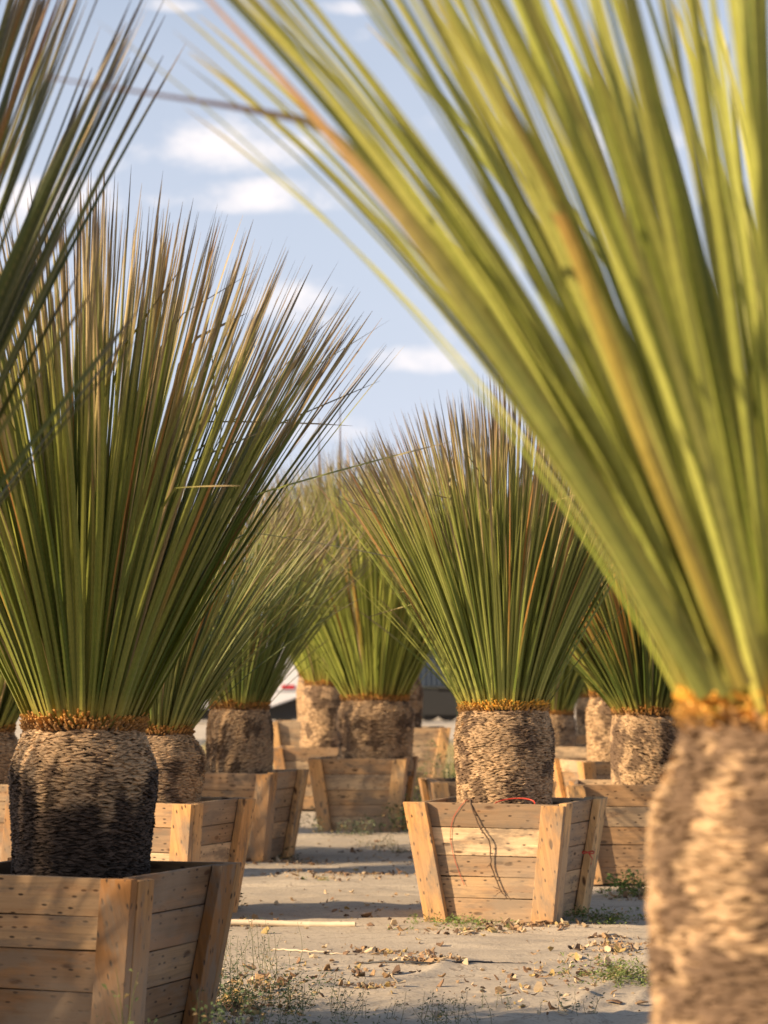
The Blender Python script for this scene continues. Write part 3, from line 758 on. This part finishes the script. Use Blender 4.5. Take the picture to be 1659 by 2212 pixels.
for q, dx, dz in ((38, -.03, -.02), (36, .02, -.035), (39, .03, -.03), (37, -.035, .012), (28, -.02, -.02), (14, .02, -.02)):
    b0 = main[q]; tw.append(tube([b0, b0 + Vector((dx * .6, -.006, dz * .6)), b0 + Vector((dx, -.003, dz * 1.1))], .002, 5, .001))
tag(join_tubes('dry_twig', tw, M_TWIG), 'crooked dry twig hanging down the front of the sunlit centre crate', 'twig')
pts = [onface(-.25, .605, -.03), onface(-.27, .61, .004), onface(-.45, .53, .006), onface(-.53, .44, .006), onface(-.52, .34, .006), onface(-.46, .25, .006), onface(-.40, .19, .006)]
tag(join_tubes('red_string', [tube(wobble_path(pts, 30, .001, 4), .0013, 5)], M_RED), 'thin red string hanging left of the twig on the sunlit centre crate', 'string')
r0 = cc41 + Matrix.Rotation(-a41, 3, 'Z') @ Vector((.12, -.285, .585))
loop = [r0 + Vector((.105 * math.cos(t_), .05 * math.sin(t_), .004 + .030 * max(0, math.sin(t_ * 1.0 + .3)))) for t_ in np.linspace(-.5, 3.6, 24)]
tag(join_tubes('red_hose', [tube(loop, .0034, 8)], M_RED), 'small loop of red hose at the rim of the sunlit centre crate', 'hose')
kn = onface(.38, .335, .05, 1)
tag(join_tubes('red_tie', [tube([kn + Vector((.03 * math.cos(t_), .012 * math.sin(t_), .006 * math.sin(2 * t_))) for t_ in np.linspace(0, 7, 18)], .0035, 6),
     tube([kn, kn + Vector((.02, -.02, -.03)), kn + Vector((.012, -.02, -.06))], .003, 5)], M_RED), 'knotted red tie on the shaded side of the centre crate', 'tie')
# bleached cane on the ground
def gz(x, y): return float(ground_h(np.array(x), np.array(y)))
p0, p1 = ground(462, 1999), ground(768, 2002)
cane = []; rad_ = []
for i in range(41):
    f = i / 40; p = p0.lerp(p1, f)
    cane.append(Vector((p.x, p.y + .02 * math.sin(f * 3), max(gz(p.x, p.y), .0) + .012 + .004 * math.sin(f * 5 + 1)))); rad_.append(.0155 * (1 + .10 * (1 if i % 8 == 3 else 0)) * (1 - .12 * f))
cv, cf = tube(cane, rad_, 10)
o = np_obj('bleached_cane', cv, cf, M_PIPE, smooth_=True); tag(o, 'bleached jointed cane lying across the path in front of the crates', 'cane')
g = [(lambda q: q + Vector((0, 0, .006 + gz(q.x, q.y))))(ground(x, y)) for x, y in ((770, 2085), (850, 2091), (930, 2094), (1010, 2091), (1080, 2084), (1140, 2086))]
tag(join_tubes('black_cord', [tube(wobble_path(g, 40, .002, 5), .0045, 6)], M_BLACK), 'thin black irrigation line on the ground beside the heap of bark chips', 'cord')
g = [(lambda q: q + Vector((0, 0, .008 + gz(q.x, q.y))))(ground(x, y)) for x, y in ((590, 2058), (680, 2062), (760, 2063), (860, 2056))]
tag(join_tubes('dead_stalk', [tube(wobble_path(g, 30, .004, 6), .0042, 6, .002)], M_PIPE), 'thin straw coloured stalk lying left of the heap of bark chips', 'stalk')

# ------------------------------------------------------------------ weeds
def weed(pos, label, h=.2, stems=9, spread=.5, leaf=.012, ln=14, color=(.10, .15, .05), seed=1, name='weed', group='weeds growing through the ground cloth', radius=.03, brown=.15, lw=.17):
    r = np.random.default_rng(seed); parts = []; LV = []; LF = []; LC = []
    color = np.array(color)
    for s_ in range(stems):
        az = r.random() * 6.283; th = abs(r.normal(0, spread)) * .8 + .05; hh = h * r.uniform(.55, 1.1)
        p = Vector((r.normal(0, radius), r.normal(0, radius), -.01)); d = Vector((math.sin(th) * math.cos(az), math.sin(th) * math.sin(az), math.cos(th)))
        pts = [p.copy()]; m_ = 7
        for k in range(m_):
            d = (d + Vector((r.normal(0, .10), r.normal(0, .10), r.normal(0, .06) + .03))).normalized(); p = p + d * hh / m_; pts.append(p.copy())
        c0 = color * r.uniform(.7, 1.3) * np.array([1.1, 1, .8])
        sv, sf = tube(pts, max(.0011, h * .006), 4, .0006)
        parts.append((sv, sf, np.tile(np.append(c0, 1), (len(sv), 1))))
        nb = int(ln)
        for b_ in range(nb):
            f = r.uniform(.12, 1); k = min(int(f * m_), m_ - 1); q = pts[k].lerp(pts[k + 1], f * m_ - k)
            a_ = r.random() * 6.283; el = r.uniform(-.2, 1.0); dd = Vector((math.cos(a_) * math.cos(el), math.sin(a_) * math.cos(el), math.sin(el)))
            l_ = leaf * r.uniform(.6, 1.6); st_ = q + dd * l_ * r.uniform(.1, 1.2)
            sd = dd.cross(Vector((r.normal(), r.normal(), r.normal()))).normalized() * l_ * lw
            droop = Vector((0, 0, -l_ * .25))
            o_ = len(LV) * 1
            v4 = [st_, st_ + dd * l_ * .5 - sd, st_ + dd * l_ + droop, st_ + dd * l_ * .5 + sd]
            n0 = len(LV); LV.extend([tuple(v) for v in v4]); LF.append((n0, n0 + 1, n0 + 2, n0 + 3))
            cc_ = color * r.uniform(.6, 1.5) if r.random() > brown else np.array([.30, .21, .10]) * r.uniform(.6, 1.2)
            LC.extend([np.append(cc_, 1)] * 4)
    V, F, cc_ = merge(parts)
    o0 = 0; br_ = []
    for q_ in parts[:-1]:
        o1 = o0 + len(q_[0]); br_.append((o0, o0 + 1, o1 + 1, o1)); o0 = o1
    if br_: F = np.concatenate([F, np.array(br_)])
    root = empty(name, pos); tag(root, label, 'weed', group)
    np_obj('stem', V, F, M_WEED, root, cc_)
    np_obj('foliage', np.array(LV), np.array(LF), M_WEED, root, np.array(LC))
    return root
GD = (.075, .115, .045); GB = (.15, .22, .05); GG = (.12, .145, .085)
WE = [  # px, py, label, kwargs
 (1350, 1934, 'leafy bright weed at the foot of the angled batten crate', dict(h=.17, stems=22, spread=.9, leaf=.030, ln=12, color=GB, radius=.07)),
 (1392, 1932, 'yellowing weed tuft beside the near trunk and the angled batten crate', dict(h=.13, stems=16, spread=.9, leaf=.026, ln=12, color=(.2, .22, .07), radius=.07, brown=.4)),
 (960, 1997, 'low green weed at the front left foot of the sunlit centre crate', dict(h=.06, stems=30, spread=1.2, leaf=.016, ln=12, color=GB, radius=.09)),
 (1025, 2001, 'low green weed under the front of the sunlit centre crate', dict(h=.05, stems=26, spread=1.2, leaf=.014, ln=12, color=GB, radius=.10)),
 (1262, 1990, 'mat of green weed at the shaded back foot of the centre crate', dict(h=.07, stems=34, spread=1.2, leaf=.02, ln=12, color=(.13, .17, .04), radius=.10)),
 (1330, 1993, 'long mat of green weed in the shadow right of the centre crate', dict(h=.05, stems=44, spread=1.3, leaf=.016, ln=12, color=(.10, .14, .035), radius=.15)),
 (1325, 2120, 'spreading green weed in the sun beside the near trunk', dict(h=.08, stems=40, spread=1.2, leaf=.018, ln=14, color=(.16, .20, .06), radius=.11)),
 (1378, 2135, 'spreading weed half behind the near trunk', dict(h=.10, stems=34, spread=1.1, leaf=.018, ln=14, color=(.14, .18, .06), radius=.09)),
 (505, 1968, 'dark spiky weed tuft beside the front left crate above the cane', dict(h=.085, stems=16, spread=.8, leaf=.03, ln=4, color=(.03, .05, .02), radius=.02)),
 (720, 1792, 'grey green weed at the left foot of the leaning batten crate', dict(h=.24, stems=26, spread=.8, leaf=.028, ln=16, color=GG, radius=.12)),
 (760, 1806, 'grey green weed in front of the leaning batten crate', dict(h=.17, stems=24, spread=.9, leaf=.026, ln=16, color=GG, radius=.12)),
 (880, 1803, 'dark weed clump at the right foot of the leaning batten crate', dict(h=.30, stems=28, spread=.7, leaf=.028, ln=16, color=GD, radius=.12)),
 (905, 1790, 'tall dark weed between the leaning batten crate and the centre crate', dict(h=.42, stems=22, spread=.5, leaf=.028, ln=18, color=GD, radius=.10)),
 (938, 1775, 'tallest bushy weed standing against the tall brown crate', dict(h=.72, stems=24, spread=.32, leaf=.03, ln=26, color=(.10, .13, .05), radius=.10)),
 (968, 1760, 'single thin stalk rising in front of the dry field left of the centre trunk', dict(h=1.12, stems=3, spread=.06, leaf=.02, ln=14, color=(.11, .16, .06), radius=.03)),
 (820, 1830, 'sparse weed on the shaded path below the leaning batten crate', dict(h=.12, stems=14, spread=.9, leaf=.016, ln=12, color=GG, radius=.10)),
 (850, 1846, 'sparse low weed on the path left of the centre crate', dict(h=.08, stems=14, spread=1., leaf=.016, ln=12, color=GG, radius=.12)),
 (600, 1852, 'dark weed at the corner foot of the pale plank crate', dict(h=.11, stems=20, spread=.9, leaf=.02, ln=12, color=(.05, .08, .035), radius=.09)),
 (690, 1902, 'tiny yellow green weed in the band of chips across the path', dict(h=.035, stems=14, spread=1.1, leaf=.014, ln=10, color=GB, radius=.05)),
 (470, 2105, 'wispy weed between the front left crate and the cane', dict(h=.20, stems=16, spread=.35, leaf=.010, ln=14, color=GG, radius=.08)),
 (550, 2110, 'wispy tall weed left of the heap of bark chips', dict(h=.22, stems=15, spread=.35, leaf=.010, ln=18, color=GG, radius=.09)),
 (455, 2190, 'dense grey green weed against the front left crate', dict(h=.17, stems=30, spread=.6, leaf=.014, ln=18, color=(.06, .095, .035), radius=.10)),
 (560, 2180, 'dense airy weed at the bottom of the path', dict(h=.19, stems=34, spread=.6, leaf=.013, ln=20, color=(.06, .10, .035), radius=.13)),
 (640, 2200, 'airy weed right of the densest weed at the bottom', dict(h=.17, stems=30, spread=.6, leaf=.013, ln=20, color=(.07, .105, .04), radius=.11)),
 (520, 2260, 'weed rising from below the bottom edge near the front left crate', dict(h=.15, stems=30, spread=.6, leaf=.014, ln=18, color=(.10, .13, .06), radius=.12)),
 (650, 2270, 'weed rising from below the bottom edge in the middle of the path', dict(h=.14, stems=28, spread=.6, leaf=.013, ln=18, color=(.11, .14, .06), radius=.12)),
 (935, 2235, 'slender weed with a pale seed head at the bottom of the path', dict(h=.17, stems=10, spread=.3, leaf=.012, ln=16, color=(.16, .17, .08), radius=.04)),
 (985, 2225, 'small upright weed right of the seed head weed', dict(h=.12, stems=12, spread=.45, leaf=.012, ln=14, color=GG, radius=.05)),
 (1090, 2180, 'thin weed stalk in the wrinkled cloth left of the near trunk', dict(h=.10, stems=5, spread=.3, leaf=.010, ln=12, color=GG, radius=.03)),
 (1225, 2190, 'small weed in the wrinkled cloth nearest the near trunk', dict(h=.09, stems=9, spread=.6, leaf=.014, ln=10, color=GG, radius=.04)),
 (780, 2215, 'thin weed sprigs between the airy weed and the seed head weed', dict(h=.09, stems=10, spread=.6, leaf=.010, ln=12, color=GG, radius=.09)),
]
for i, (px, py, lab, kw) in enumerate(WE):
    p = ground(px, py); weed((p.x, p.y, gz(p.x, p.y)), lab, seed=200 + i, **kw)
FW = [(-.66, 6.55, 'tall blurred grassy weed in front of the front left crate corner', dict(h=.50, stems=4, spread=.12, leaf=.02, ln=16, color=(.16, .20, .07), radius=.05)),
      (-.56, 6.5, 'blurred leafy weed at the foot of the front left crate', dict(h=.30, stems=12, spread=.35, leaf=.018, ln=30, lw=.28, color=(.05, .085, .03), radius=.06)),
      (-.48, 6.9, 'blurred bushy weed right of the front left crate corner', dict(h=.36, stems=12, spread=.3, leaf=.013, ln=36, lw=.28, color=(.055, .09, .035), radius=.06)),
      (-.80, 6.6, 'blurred pale weed against the front planks of the front left crate', dict(h=.30, stems=8, spread=.3, leaf=.018, ln=18, color=(.10, .14, .06), radius=.05))]
for i, (x, y, lab, kw) in enumerate(FW): weed((x, y, 0), lab, seed=300 + i, **kw)

# ------------------------------------------------------------------ litter: dry leaves, chips, small stones
rg = np.random.default_rng(77)
CL = [(915, 2082, 80, 11, 260), (820, 2060, 120, 10, 90), (740, 2100, 160, 30, 60), (1150, 2003, 130, 8, 170), (1020, 2015, 120, 8, 90),
      (760, 1893, 150, 6, 240), (600, 1862, 120, 8, 220), (1320, 2050, 90, 20, 190), (1260, 2100, 120, 30, 110), (1390, 1935, 60, 12, 170), (800, 2142, 50, 6, 60),
      (900, 2070, 420, 130, 150), (860, 1960, 300, 40, 110), (850, 1850, 200, 30, 130), (560, 2160, 120, 50, 240), (480, 2200, 80, 30, 160), (1180, 2150, 200, 50, 60), (520, 2000, 60, 10, 50)]
LV = []; LF = []; LC = []
for (px, py, sx, sy, n) in CL:
    for k in range(n):
        x_, y_ = px + rg.normal() * sx * .55, py + rg.normal() * sy * .55
        if y_ < 1700: continue
        p = ground(x_, y_)
        s_ = rg.choice([.006, .010, .016, .024], p=[.35, .35, .22, .08]) * rg.uniform(.7, 1.3)
        rot = Euler((rg.normal(0, .5), rg.normal(0, .5), rg.random() * 6.28)).to_matrix()
        curl = rg.uniform(-.5, .7); asp = rg.uniform(.3, .75)
        z0_ = float(ground_h(np.array(p.x), np.array(p.y))) + s_ * .35
        n0 = len(LV)
        for a_ in (-1, 0, 1):
            for b_ in (-1, 1):
                v = rot @ Vector((a_ * s_ * (1), b_ * s_ * asp * (1 if a_ == 0 else .45), curl * s_ * (abs(a_)) + .2 * s_ * b_ * curl))
                LV.append((p.x + v.x, p.y + v.y, z0_ + v.z))
        for a_ in (-1, 0, 1):
            for b_ in (-1, 1):
                v = rot @ Vector((a_ * s_ * .98, b_ * s_ * asp * (1 if a_ == 0 else .45) * .98, curl * s_ * (abs(a_)) + .2 * s_ * b_ * curl + .0012 + s_ * .12))
                LV.append((p.x + v.x, p.y + v.y, z0_ + v.z))
        for (f0, f1, f2, f3) in ((0, 1, 3, 2), (2, 3, 5, 4), (6, 8, 9, 7), (8, 10, 11, 9), (0, 2, 8, 6), (2, 4, 10, 8), (1, 7, 9, 3), (3, 9, 11, 5), (0, 6, 7, 1), (4, 5, 11, 10)):
            LF.append((n0 + f0, n0 + f1, n0 + f2, n0 + f3))
        c = np.array([(.34, .22, .12), (.20, .12, .07), (.50, .38, .24), (.09, .055, .035), (.42, .30, .12)][rg.choice(5, p=[.33, .22, .2, .15, .1])]) * rg.uniform(.7, 1.25)
        LC.extend([np.append(c, 1)] * 12)
tag(np_obj('dry_leaf_litter', np.array(LV), np.array(LF), M_LITTER, None, np.array(LC)), 'scattered dry leaves and bark chips on the dusty ground cloth', 'leaf litter', kind='stuff')

# dry grass of the field behind
n = 26000
gxs = rg.uniform(-9, 9, n); gys = 25.5 + 21 * rg.random(n) ** 1.2
keep = vnoise(gxs * 1.2, gys * .7, 5) > .28; gxs = gxs[keep]; gys = gys[keep]; n = len(gxs)
hh = rg.uniform(.06, .26, n); az = rg.random(n) * 6.28; ln_ = rg.uniform(.1, .5, n) * hh; wd = rg.uniform(.004, .009, n)
sx, sy = -np.sin(az) * wd, np.cos(az) * wd
B = np.stack([gxs, gys, np.full(n, .0)], 1)
tipv = B + np.stack([np.cos(az) * ln_, np.sin(az) * ln_, hh], 1); midv = B + np.stack([np.cos(az) * ln_ * .3, np.sin(az) * ln_ * .3, hh * .55], 1)
S_ = np.stack([sx, sy, 0 * sx], 1)
V = np.stack([B - S_, B + S_, midv + S_ * .8, midv - S_ * .8, tipv + S_ * .15, tipv - S_ * .15], 1).reshape(-1, 3)
b6 = (np.arange(n) * 6)[:, None]
F = np.concatenate([b6 + np.array([[0, 1, 2, 3]]), b6 + np.array([[3, 2, 4, 5]])])
cb = np.array([.50, .40, .19]) * rg.uniform(.6, 1.2, n)[:, None]; cb = np.where((rg.random(n) < .15)[:, None], np.array([[.16, .2, .07]]), cb)
Cc = np.repeat(np.concatenate([cb, np.ones((n, 1))], 1), 6, 0)
tag(np_obj('dry_grass', V, F, M_WEED, None, Cc), 'dry yellow grass of the field behind the crates', 'grass', kind='stuff')

# ------------------------------------------------------------------ vehicles beyond the field
def bm_obj(name, bm, mat, parent=None, bev=0):
    if bev: bmesh.ops.bevel(bm, geom=list(bm.edges), offset=bev, segments=2, affect='EDGES')
    bmesh.ops.recalc_face_normals(bm, faces=bm.faces)
    me = bpy.data.meshes.new(name); bm.to_mesh(me); bm.free(); me.materials.append(mat)
    o = bpy.data.objects.new(name, me); COL.objects.link(o); o.parent = parent; return o
def prism(profile, y0, y1):
    bm = bmesh.new()
    a_ = [bm.verts.new((x, y0, z)) for x, z in profile]; b_ = [bm.verts.new((x, y1, z)) for x, z in profile]
    bm.faces.new(a_); bm.faces.new(b_[::-1])
    for i in range(len(profile)): bm.faces.new((a_[i], b_[i], b_[(i + 1) % len(profile)], a_[(i + 1) % len(profile)]))
    return bm
def boxp(x0, x1, y0, y1, z0, z1): return prism([(x0, z0), (x1, z0), (x1, z1), (x0, z1)], y0, y1)
def wheel(parent, x, y, r, w, m_t, m_r):
    bm = bmesh.new(); bmesh.ops.create_cone(bm, cap_ends=True, segments=28, radius1=r, radius2=r, depth=w, matrix=Matrix.Translation((x, y, r)) @ Matrix.Rotation(math.pi / 2, 4, 'X'))
    wh = bm_obj('wheel', bm, m_t, parent, .02)
    bm = bmesh.new(); bmesh.ops.create_cone(bm, cap_ends=True, segments=20, radius1=r * .55, radius2=r * .5, depth=.03, matrix=Matrix.Translation((x, y - w / 2 - .012, r)) @ Matrix.Rotation(math.pi / 2, 4, 'X'))
    bm_obj('rim', bm, m_r, wh)
M_WHITE = simple('white_gelcoat', (.66, .66, .68), .35, 0, 3, .08); M_TYRE = simple('tyre_rubber', (.02, .02, .02), .8)
M_STEEL = simple('dull_steel', (.35, .35, .36), .4, .7); M_LAMP = simple('red_lamp_lens', (.45, .02, .03), .25)
M_DRIM = simple('rusty_dark_rim', (.05, .045, .045), .6)
M_GLASS = simple('dark_window', (.03, .04, .05), .12); M_SLATE = simple('slate_blue_paint', (.055, .075, .10), .5, 0, 4, .2); M_GREY = simple('grey_trim', (.3, .3, .31), .5)
x0 = at(330, 1500, 78).x; x1 = at(668, 1500, 78).x
tr = empty('camper_trailer', (0, 78, 0)); tag(tr, 'white camper trailer with a red side marker parked beyond the field on the left', 'trailer')
xm = at(575, 1500, 78).x
bm_obj('body', prism([(x0 + .3, .48), (xm, .48), (x1 - .15, .92), (x1, 1.6), (x1 - .12, 2.5), (x1 - .5, 2.75), (x0 + .5, 2.75), (x0, 2.3), (x0, .9)], 0, 2.3), M_WHITE, tr, .04)
bm_obj('trim_strip', boxp(x0 + .1, x1 - .25, -.012, .0, 1.02, 1.07), M_GREY, tr)
xr = at(622, 1486, 78).x
bm_obj('marker_lamp', boxp(xr - .20, xr + .22, -.04, -.002, 1.12, 1.25), M_LAMP, tr, .01)
for a_ in (x0 + .9, x0 + 2.3):
    w_ = bm_obj('window', boxp(a_, a_ + .8, -.02, -.002, 1.6, 2.15), M_GREY, tr, .005); bm_obj('pane', boxp(a_ + .05, a_ + .75, -.03, -.021, 1.65, 2.1), M_GLASS, w_)
for a_ in (at(500, 1500, 78).x, at(612, 1500, 78).x): wheel(tr, a_, .45, .36, .24, M_TYRE, M_DRIM)
bm_obj('chassis', boxp(x0 + .2, x1 - .35, .28, 2.0, .12, .9), M_TYRE, tr)
x0 = at(896, 1500, 84).x; x1 = at(1180, 1500, 84).x
tk = empty('cargo_trailer', (0, 84, 0)); tag(tk, 'dark slate cargo trailer parked beyond the field left of the centre trunk', 'trailer')
bm_obj('body', boxp(x0, x1, 0, 2.4, 1.18, 3.2), M_SLATE, tk, .03)
bm = bmesh.new()
for i in range(24):
    xa = x0 + .08 + i * (x1 - x0 - .16) / 24
    r_ = bmesh.ops.create_cube(bm, size=1, matrix=Matrix.Translation((xa + .04, -.022, 2.19)) @ Matrix.Diagonal((.07, .04, 1.9, 1)))
bm_obj('side_rib', bm, M_SLATE, tk)
bm_obj('chassis', boxp(x0 + .1, x1 - .1, .2, 2.2, .8, 1.16), M_TYRE, tk, .02)
bm_obj('fender', boxp(at(945, 1500, 84).x, at(990, 1500, 84).x, -.1, .4, 1.03, 1.12), M_DRIM, tk, .01)
for px in (925, 968, 1100, 1140): wheel(tk, at(px, 1500, 84).x, .2, .46, .28, M_TYRE, M_DRIM)
bm_obj('skirt', boxp(x0 + .05, at(1010, 1500, 84).x, -.10, -.04, .22, 1.1), M_TYRE, tk)
